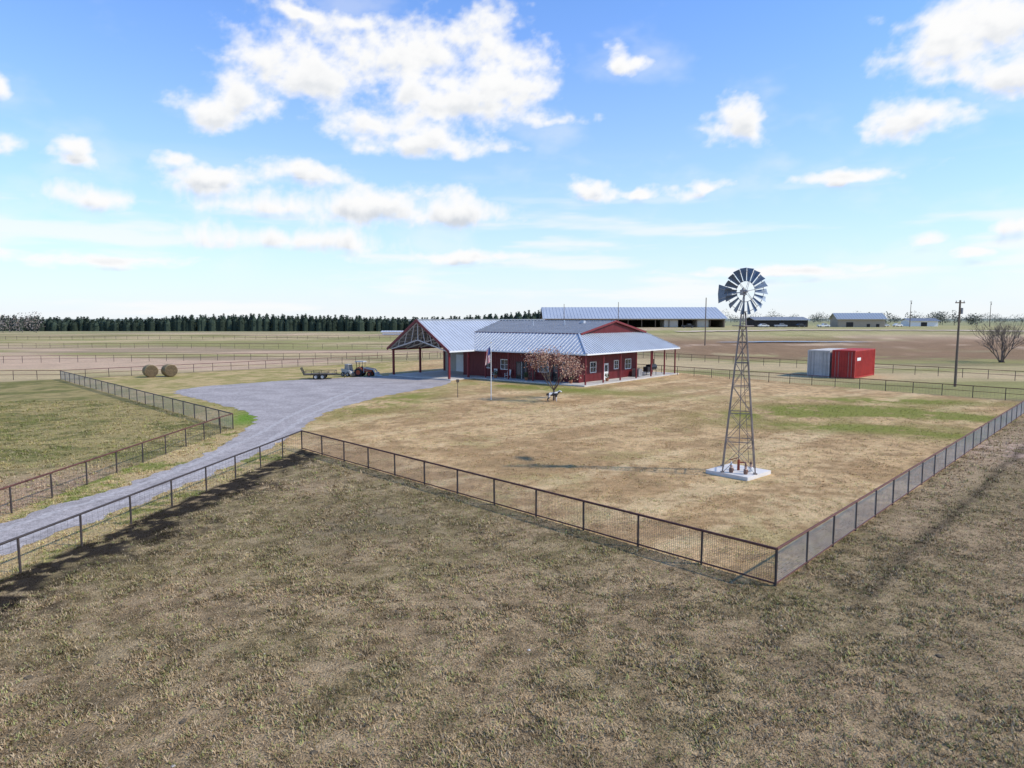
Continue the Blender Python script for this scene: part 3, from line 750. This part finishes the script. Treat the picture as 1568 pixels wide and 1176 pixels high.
z=4.0;e=empty('arena_barn',(54,318,z));mb=MB()
w,d,h,rise=79,34,3.9,5.0
mb.panel([(w/2,d/2,0),(-w/2,d/2,0),(-w/2,d/2,h),(w/2,d/2,h)],.1,0,mt=0,ms=0,mb=1)
mb.box((-w/2+.1,d/4,h/2),(.2,d/2,h),0);mb.box((w/2-.1,0,h/2),(.2,d,h),0)
mb.box((0,d/2-10,h/2),(w-.6,.2,h),1)  # dark sheet painting the shade deep behind the open front
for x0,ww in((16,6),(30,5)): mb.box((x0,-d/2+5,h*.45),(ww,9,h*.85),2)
mb.prism([(-w/2,-d/2,h),(-w/2,d/2,h),(-w/2,0,h+rise)],(.2,0,0),0);mb.prism([(w/2-.2,-d/2,h),(w/2-.2,d/2,h),(w/2-.2,0,h+rise)],(.2,0,0),0)
mb.build('walls',[M_tan,M_shade,M_cream],e);mb=MB()
mb.panel([(-w/2-1,-d/2-1,h-.2),(w/2+1,-d/2-1,h-.2),(w/2+1,0,h+rise),(-w/2-1,0,h+rise)],.2,1.5,.15,.1,0,1,2)
mb.panel([(w/2+1,d/2+1,h-.2),(-w/2-1,d/2+1,h-.2),(-w/2-1,0,h+rise),(w/2+1,0,h+rise)],.2,1.5,.15,.1,0,1,2)
mb.build('roof',[mat('arena_roof',(.46,.48,.50),.5,.2,.08,.1),M_white,M_shade],e);mb=MB()
for i in range(14): mb.box((-w/2+.5+i*6,-d/2+.2,h/2),(.3,.3,h),0)
mb.beam((-w/2,-d/2-.2,h-.35),(w/2,-d/2-.2,h-.35),.2,.5,1)
mb.build('posts',[M_wood,M_tan],e)
shed('machinery_shed',124,322,24,14,3.2,1.2,M_shade,mat('grey_roof',(.25,.26,.27),.6),((0,22,2.6),))
shed('tan_farmhouse',160,318,20,12,3.6,2.6,M_tan,mat('farm_roof',(.33,.36,.38),.5,.2),((-5,3,2.2),(3,1.4,1.4),(7,1.4,1.4)),-.15)
shed('low_outbuilding',205,345,14,8,2.6,1.2,M_white,M_roofd,((0,3,2),))
shed('low_outbuilding',-48,330,28,5,1.3,.4,M_white,M_roof,())
def car(name,loc,rot,m,truck=False):
    mb=MB();L_=5.4 if truck else 4.6
    prof=[(-L_/2,.45),(-L_/2,1.0),(-L_/2+.15,1.08)]
    if truck: prof+=[(-.35,1.1),(-.3,1.75),(.9,1.78),(1.45,1.15),(2.5,1.05),(2.7,.85),(2.7,.45)]
    else: prof+=[(-1.7,1.1),(-1.1,1.55),(.5,1.58),(1.2,1.08),(2.1,.95),(2.3,.75),(2.3,.45)]
    mb.prism([(x,-.9,z) for x,z in prof],(0,1.8,0),0)
    c=[(-.2,1.2),(-.15,1.65),(.85,1.68),(1.25,1.2)] if truck else [(-1.4,1.13),(-1.05,1.48),(.48,1.5),(1.0,1.13)]
    mb.prism([(x,-.93,z) for x,z in c],(0,1.86,0),1)
    for x in(-L_/2+.95,L_/2-1.0):
        for y in(-.82,.82): mb.wheel((x,y,.36),(0,1,0),.36,.24,2,3,14)
    mb.build(name,[m,M_glass,M_rubber,M_galv],None,(loc[0],loc[1],float(height(*loc))),rot)
M_silver=mat('silver_car_paint',(.5,.5,.52),.3,.4)
car('parked_car',(112,305),.1,M_white);car('pickup_truck',(120,306),-.1,M_silver,True);car('parked_car',(129,306),.2,M_black);car('pickup_truck',(140,308),.1,M_white,True)
car('parked_car',(175,322),.3,M_silver);car('parked_car',(183,325),.3,M_white);car('pickup_truck',(75,292),.0,M_black,True)
def strip(name,pts,w,m,dz,tap=False):
    mb=MB();P=[np.array(p,float) for p in pts];vs=[]
    Q=[]
    for a,b in zip(P[:-1],P[1:]):
        n=max(2,int(np.linalg.norm(b-a)/3))
        Q+=[a+(b-a)*i/n for i in range(n)]
    Q.append(P[-1])
    for i,p in enumerate(Q):
        d=Q[min(i+1,len(Q)-1)]-Q[max(i-1,0)];d/=np.linalg.norm(d);nn=np.array([-d[1],d[0]])
        ww=w*(math.sin(math.pi*i/(len(Q)-1))**.6+.02 if tap else 1)
        for s_ in(-1,0,1):
            q=p+nn*s_*ww/2*(.7+.6*random.random());vs.append((q[0],q[1],float(height(*q))+dz))
    mb.add(vs,[(3*i+j,3*i+3+j,3*i+4+j,3*i+1+j) for i in range(len(Q)-1) for j in(0,1)],0)
    mb.build(name,[m])
strip('dirt_road',[(60,250),(110,262),(170,258),(260,235)],6,mat('dirt_road_soil',(.60,.46,.31),.95,0,.15,.3),.25)
M_water=mat('pond_water',(.10,.12,.15),.25,0,.1,1)
strip('pond',[(58,196),(80,199),(104,197)],3.6,M_water,.3,True)

# ---------------------------------------------------------------- hay bales
def bale(loc,rot):
    mb=MB();n=26;prof=[(.1,-.62),(.80,-.62),(.86,-.56),(.88,-.3),(.88,.3),(.86,.56),(.80,.62),(.1,.62)]
    vs=[];k=len(prof)
    for i in range(n):
        a=2*math.pi*i/n
        for r,x in prof:
            rr=r*(1+random.uniform(-.02,.02));vs.append((x*1.15,math.cos(a)*rr,.86+math.sin(a)*rr*.97))
    mb.v=vs
    for j in range(k-1):
        for i in range(n): mb.f.append([i*k+j,i*k+j+1,((i+1)%n)*k+j+1,((i+1)%n)*k+j]);mb.m.append(1 if j in(0,k-2) else 0)
    mb.f.append([i*k for i in range(n)]);mb.m.append(1);mb.f.append([i*k+k-1 for i in range(n-1,-1,-1)]);mb.m.append(1)
    mb.build('round_hay_bale',[M_hay,M_haydark],None,loc,rot)
bale((-49.3,92.8,0),math.radians(-48));bale((-47.1,93.6,0),math.radians(-42))

# ---------------------------------------------------------------- trailer
tr=empty('utility_trailer',(-25.4,90.2,0),math.radians(8));mb=MB()
mb.box((0,0,.62),(4.0,1.9,.1),0)
for k in range(9): mb.box((0,-.84+.21*k,.69),(3.95,.17,.04),1)
for y in(-.95,.95):
    mb.beam((-2,y,1.1),(2,y,1.1),.05,.05,0)
    for x in(-2,-1,0,1,2): mb.beam((x,y,.6),(x,y,1.1),.05,.05,0)
mb.beam((2,-.95,1.1),(2,.95,1.1),.05,.05,0)
mb.beam((2,-.7,.6),(3.3,0,.55),.1,.1,0);mb.beam((2,.7,.6),(3.3,0,.55),.1,.1,0);mb.cyl((3.1,0,.1),(3.1,0,.9),.04,None,8,0)
for k in range(6): mb.beam((-2.05,-.8+.32*k,.66),(-2.45,-.8+.32*k,1.5),.04,.04,0)
mb.beam((-2.45,-.85,1.5),(-2.45,.85,1.5),.05,.05,0)
mb.build('frame_and_deck',[M_black,M_wood],tr);mb=MB()
for x in(-.45,.4):
    for y in(-1.12,1.12): mb.wheel((x,y,.36),(0,1,0),.36,.22,0,1,18)
mb.build('wheels',[M_rubber,M_dwhite],tr);mb=MB()
for y in(-1.12,1.12): mb.beam((-.95,y,.80),(.9,y,.80),.28,.04,0);mb.beam((-.95,y,.80),(-1.1,y,.55),.28,.04,0);mb.beam((.9,y,.80),(1.05,y,.55),.28,.04,0)
mb.build('fenders',[M_black],tr)
tt=empty('tractor',(-20.6,94.4,0),math.radians(-12));mb=MB()
mb.prism([(.1,-.33,.75),(1.5,-.3,.75),(1.6,-.3,.95),(1.5,-.3,1.3),(.1,-.33,1.42)],(0,.64,0),0)
mb.box((-.35,0,.7),(1.3,.5,.4),2);mb.box((1.62,0,1.0),(.06,.5,.4),2)
for y in(-.55,.55):
    mb.prism([(-1.15,y-.16,.9),(-1.0,y-.16,1.35),(-.5,y-.16,1.5),(.0,y-.16,1.3),(.1,y-.16,.9),(-.1,y-.16,1.22),(-.5,y-.16,1.38),(-.9,y-.16,1.25)],(0,.32,0),0)
mb.box((-.5,0,1.05),(.5,.5,.12),2);mb.beam((-.72,0,1.1),(-.8,0,1.5),.45,.1,2)
mb.cyl((0,0,1.35),(-.15,0,1.55),.03,None,8,2);mb.cyl((-.17,0,1.55),(-.14,0,1.58),.2,None,14,2)
mb.build('body',[M_orange,M_white,M_black],tt);mb=MB()
for y in(-.5,.5): mb.beam((-.95,y,.9),(-.95,y,2.35),.07,.07,0);mb.beam((.05,y,1.2),(.1,y,2.35),.05,.05,0)
mb.prism([(-1.25,-.65,2.35),(.35,-.65,2.35),(.25,-.65,2.47),(-1.15,-.65,2.47)],(0,1.3,0),1)
mb.build('canopy',[M_black,M_dwhite],tt);mb=MB()
for y in(-.5,.5):
    mb.beam((.25,y,.6),(.3,y,1.45),.1,.14,0);mb.beam((.3,y,1.42),(1.9,y,1.15),.08,.16,0);mb.beam((1.9,y,1.15),(2.35,y,.4),.08,.15,0);mb.cyl((.35,y,1.0),(1.5,y,1.15),.04,None,8,1)
mb.beam((1.95,-.5,1.0),(1.95,.5,1.0),.08,.08,0)
mb.prism([(2.3,-.85,.7),(2.35,-.85,.12),(2.95,-.85,.08),(2.9,-.85,.13),(2.45,-.85,.2),(2.42,-.85,.68)],(0,1.7,0),0)
mb.build('loader',[M_dwhite,M_galv],tt);mb=MB()
for y in(-.78,.78): mb.wheel((-.55,y,.68),(0,1,0),.68,.36,0,1,22);mb.wheel((1.25,y*.85,.4),(0,1,0),.4,.24,0,1,18)
mb.build('wheels',[M_rubber,M_orange],tt)
tt.scale=(.85,.85,.85)
mw=empty('skid_steer',(-22.6,94.2,0),math.radians(-30));mb=MB()
mb.prism([(-1.1,-.55,.4),(-1.2,-.55,1.2),(-.5,-.55,1.3),(.7,-.55,.8),(.8,-.55,.4)],(0,1.1,0),0)
mb.prism([(-.5,-.5,1.3),(-.4,-.5,2.05),(.35,-.5,2.05),(.6,-.5,.9)],(0,.06,0),1);mb.prism([(-.5,.44,1.3),(-.4,.44,2.05),(.35,.44,2.05),(.6,.44,.9)],(0,.06,0),1)
mb.box((-.02,0,2.08),(.9,1.1,.08),0)
for y in(-.68,.68): mb.beam((-1.1,y,1.3),(.9,y,.95),.08,.14,0);mb.beam((.9,y,.95),(1.3,y,.3),.08,.14,0)
mb.prism([(1.25,-.8,.6),(1.3,-.8,.08),(1.9,-.8,.05),(1.4,-.8,.16)],(0,1.6,0),2)
for x in(-.65,.45):
    for y in(-.75,.75): mb.wheel((x,y,.38),(0,1,0),.38,.26,3,0,16)
mb.build('body',[M_dwhite,M_galv,M_black,M_rubber],mw)
mw.scale=(.8,.8,.8)

# ---------------------------------------------------------------- calf by the tree
def quadruped(name,loc,rot,sc,m,tailz=.45):
    V=[(-.45,0,.80),(0,0,.76),(.4,0,.80),(.60,0,.95),(.76,0,1.08),(.98,0,.97)];Rr=[.17,.2,.18,.11,.09,.05];Ed=[(0,1),(1,2),(2,3),(3,4),(4,5)]
    def chain(root,pts,rs):
        prev=root
        for p,r in zip(pts,rs): V.append(p);Rr.append(r);Ed.append((prev,len(V)-1));prev=len(V)-1
    chain(0,[(-.62,0,.82),(-.68,0,tailz)],[.035,.02])
    for y in(-.13,.13):
        chain(0,[(-.42,y,.62),(-.32,y,.48),(-.5,y,.3),(-.47,y,.09),(-.43,y,.025)],[.1,.07,.04,.033,.04])
        chain(2,[(.38,y,.62),(.35,y,.46),(.38,y,.27),(.38,y,.09),(.41,y,.025)],[.09,.06,.042,.033,.04])
        h=V[4];chain(4,[(h[0]-.04,y*1.1,h[2]+.05)],[.025])
    me=bpy.data.meshes.new(name);me.from_pydata(V,Ed,[]);ob=bpy.data.objects.new(name,me);scene.collection.objects.link(ob)
    md=ob.modifiers.new('skin','SKIN')
    for i,sv in enumerate(me.skin_vertices[0].data): sv.radius=(Rr[i],Rr[i]);sv.use_root=(i==0)
    ob.modifiers.new('sub','SUBSURF').levels=2;ob.modifiers['sub'].render_levels=2
    md.use_smooth_shade=True
    me.materials.append(m);ob.location=loc;ob.rotation_euler=(0,0,rot);ob.scale=(sc,)*3;return ob
def patchmat(name,a,b,scale,thr):
    m=bpy.data.materials.new(name);m.use_nodes=True;nt=m.node_tree;bs=nt.nodes['Principled BSDF'];bs.inputs['Roughness'].default_value=.8
    tc=nt.nodes.new('ShaderNodeTexCoord');n=nt.nodes.new('ShaderNodeTexNoise');n.inputs['Scale'].default_value=scale;r=nt.nodes.new('ShaderNodeValToRGB')
    r.color_ramp.elements[0].position=thr;r.color_ramp.elements[1].position=thr+.03;r.color_ramp.elements[0].color=(*a,1);r.color_ramp.elements[1].color=(*b,1)
    nt.links.new(tc.outputs['Object'],n.inputs['Vector']);nt.links.new(n.outputs['Fac'],r.inputs[0]);nt.links.new(r.outputs[0],bs.inputs['Base Color']);return m
quadruped('black_and_white_calf',(3.9,65.3,0),.15,.95,patchmat('calf_coat',(.015,.015,.018),(.7,.68,.65),2.3,.53))

# ---------------------------------------------------------------- sun and sky
el=math.radians(41);sh=Vector((.980,-.198,0)).normalized()
sd=Vector((sh.x*math.cos(el),sh.y*math.cos(el),math.sin(el)))
sun=bpy.data.lights.new('sun','SUN');sun.energy=4.0;sun.angle=math.radians(1.6);sun.color=(1,.93,.81)
so=bpy.data.objects.new('sun',sun);scene.collection.objects.link(so);so.rotation_euler=(-sd).to_track_quat('-Z','Y').to_euler();so.location=(60,-20,80)

w=bpy.data.worlds.new('World');scene.world=w;w.use_nodes=True;nt=w.node_tree;nt.nodes.clear()
out=nt.nodes.new('ShaderNodeOutputWorld');bg=nt.nodes.new('ShaderNodeBackground');bg.inputs['Strength'].default_value=.14
nt.links.new(bg.outputs[0],out.inputs[0])
sky=nt.nodes.new('ShaderNodeTexSky');sky.sky_type='NISHITA';sky.sun_disc=False;sky.sun_elevation=el;sky.sun_rotation=math.atan2(sh.x,sh.y)
sky.air_density=1.0;sky.dust_density=.5;sky.ozone_density=2.0;sky.altitude=200
def mm(op,a,b=None):
    n=nt.nodes.new('ShaderNodeMath');n.operation=op
    for i,s_ in enumerate((a,b)):
        if s_ is None:continue
        if isinstance(s_,(int,float)): n.inputs[i].default_value=s_
        else: nt.links.new(s_,n.inputs[i])
    return n.outputs[0]
tc=nt.nodes.new('ShaderNodeTexCoord');sx=nt.nodes.new('ShaderNodeSeparateXYZ');nt.links.new(tc.outputs['Generated'],sx.inputs[0])
tint=nt.nodes.new('ShaderNodeVectorMath');tint.operation='MULTIPLY';nt.links.new(sky.outputs[0],tint.inputs[0]);tint.inputs[1].default_value=(.72,1.25,1.9)
ee=mm('MAXIMUM',sx.outputs['Z'],0.0)
haze=mm('MULTIPLY',mm('POWER',2.718,mm('MULTIPLY',ee,-5.8)),.97)
mx=nt.nodes.new('ShaderNodeMix');mx.data_type='RGBA';nt.links.new(haze,mx.inputs[0]);nt.links.new(tint.outputs[0],mx.inputs[6]);mx.inputs[7].default_value=(6.5,6.75,6.95,1)
nt.links.new(mx.outputs[2],bg.inputs['Color'])

clouds=[(-.176,.363,.115,.057),(-.291,.346,.09,.043),(-.387,.310,.067,.029),(-.444,.291,.038,.02),(-.037,.39,.057,.04),(-.023,.337,.07,.043),(-.09,.31,.077,.036),
(.039,.277,.045,.013),(-.214,.413,.048,.015),(-.186,.275,.067,.019),(-.128,.2475,.09,.018),(-.291,.207,.072,.021),(-.415,.197,.09,.025),(-.348,.158,.086,.017),
(-.195,.156,.143,.028),(-.08,.152,.081,.019),(-.32,.112,.163,.018),(-.607,.173,.081,.023),(-.611,.229,.04,.018),(-.478,.231,.026,.01),(-.731,.236,.033,.02),
(-.745,.33,.034,.024),(-.3,.425,.04,.007),(.168,.365,.03,.018),(.317,.279,.043,.028),(.12,.182,.033,.013),(.18,.18,.021,.008),(.269,.184,.043,.012),(.484,.206,.09,.01),
(.57,.279,.062,.024),(.618,.381,.09,.043),(.695,.418,.105,.052),(.714,.346,.067,.034),(.723,.133,.043,.017),(.602,.110,.034,.009),(.675,.093,.038,.01),
(-.607,.084,.143,.011),(-.06,.088,.134,.009),(.40,.069,.14,.008),(1.1,.3,.2,.05),(-1.1,.3,.2,.05),(1.3,.15,.15,.02),(-1.3,.15,.15,.02)]
azs=np.radians(np.arange(-62,62.01,.12));els=np.radians(np.arange(.3,33,.12))
AZ,EL=np.meshgrid(azs,els,indexing='ij')
def dens(a,e):
    wa=(fbm(a,e*1.4,14,51,4)-.5)*.060; we=(fbm(a,e*1.4,14,61,4)-.5)*.032
    a2=a+wa+(fbm(a,e,60,71,3)-.5)*.014;e2=e+we*np.clip(e/.2,.25,1)
    acc=np.zeros_like(a)
    for u,v,ru,rv in clouds:
        az=math.atan(u);e_=math.atan(v*math.cos(az));ra=ru*math.cos(az)**2*1.22;re=rv*math.cos(az)*1.25
        de=(e2-e_)/re; de=np.where(de<0,de*1.25,de)
        d=np.sqrt(((a2-az)/ra)**2+de**2);acc+=np.exp(-6*d)
    d=-np.log(acc+1e-9)/6
    st=1.6+1.6*sstep(.17,.08,e)
    f=fbm(a,e*st,26,81,7,.6)
    return np.clip(1-d,-2,1.6)+(f-.5)*1.65
D=dens(AZ,EL);Dup=dens(AZ+.004,EL+.012);Ddn=dens(AZ-.002,EL-.016)
sh_=sstep(.3,1.3,Dup)*sstep(.95,.05,Ddn)
sh_=np.clip(sh_*1.2+.45*sstep(.5,1.5,D)*sstep(.42,.62,fbm(AZ,EL*1.6,18,95,4)),0,1)*np.where(EL<.19,1.0,.6)
colc=lerp(A(.99,.99,.99),A(.66,.70,.76),sh_)
Rr_=8200.0
V=np.stack([Rr_*np.sin(AZ)*np.cos(EL),Rr_*np.cos(AZ)*np.cos(EL),Rr_*np.sin(EL)],-1).reshape(-1,3)
na,ne=AZ.shape;idx=np.arange(na*ne).reshape(na,ne)
F=np.stack([idx[:-1,:-1],idx[:-1,1:],idx[1:,1:],idx[1:,:-1]],-1).reshape(-1,4)
stk=sstep(.47,.72,fbm(AZ*5,EL*46,1.0,111,5))*sstep(.24,.09,EL)*.7
stk=np.maximum(stk,sstep(.5,.8,fbm(AZ*7,EL*14,1.0,131,6))*.3)
m=bpy.data.materials.new('cloud_layer');m.use_nodes=True;mt=m.node_tree;mt.nodes.clear()
o_=mt.nodes.new('ShaderNodeOutputMaterial');ms=mt.nodes.new('ShaderNodeMixShader');tr_=mt.nodes.new('ShaderNodeBsdfTransparent');em=mt.nodes.new('ShaderNodeEmission')
at=mt.nodes.new('ShaderNodeAttribute');at.attribute_name='Col'
ad=mt.nodes.new('ShaderNodeAttribute');ad.attribute_name='cloud_amount'
a2=mt.nodes.new('ShaderNodeAttribute');a2.attribute_name='veil'
tc=mt.nodes.new('ShaderNodeTexCoord');nn=mt.nodes.new('ShaderNodeTexNoise');nn.inputs['Scale'].default_value=.012;nn.inputs['Detail'].default_value=3;mt.links.new(tc.outputs['Object'],nn.inputs['Vector'])
q=mt.nodes.new('ShaderNodeMath');q.operation='MULTIPLY_ADD';mt.links.new(nn.outputs['Fac'],q.inputs[0]);q.inputs[1].default_value=.30;mt.links.new(ad.outputs['Fac'],q.inputs[2])
mr=mt.nodes.new('ShaderNodeMapRange');mr.interpolation_type='SMOOTHSTEP';mt.links.new(q.outputs[0],mr.inputs[0]);mr.inputs[1].default_value=-.05;mr.inputs[2].default_value=.90;mr.inputs[3].default_value=0;mr.inputs[4].default_value=1
mxx=mt.nodes.new('ShaderNodeMath');mxx.operation='MAXIMUM';mt.links.new(mr.outputs[0],mxx.inputs[0]);mt.links.new(a2.outputs['Fac'],mxx.inputs[1])
mt.links.new(mxx.outputs[0],ms.inputs[0]);mt.links.new(tr_.outputs[0],ms.inputs[1]);mt.links.new(em.outputs[0],ms.inputs[2]);mt.links.new(at.outputs['Color'],em.inputs['Color']);mt.links.new(ms.outputs[0],o_.inputs[0])
m.cycles.emission_sampling='NONE'
skyo=npmesh('sky',V,F,[m],colc.reshape(-1,3),4)
fa=skyo.data.attributes.new('cloud_amount','FLOAT','POINT');fa.data.foreach_set('value',D.ravel().astype(np.float32))
fb_=skyo.data.attributes.new('veil','FLOAT','POINT');fb_.data.foreach_set('value',stk.ravel().astype(np.float32))

# ---------------------------------------------------------------- camera
cam=bpy.data.cameras.new('camera');co=bpy.data.objects.new('camera',cam);scene.collection.objects.link(co)
co.location=(0,0,8);co.rotation_euler=(math.radians(90-5.5),0,0)
cam.sensor_width=36;cam.lens=24;cam.clip_end=12000;cam.clip_start=.1
scene.camera=co
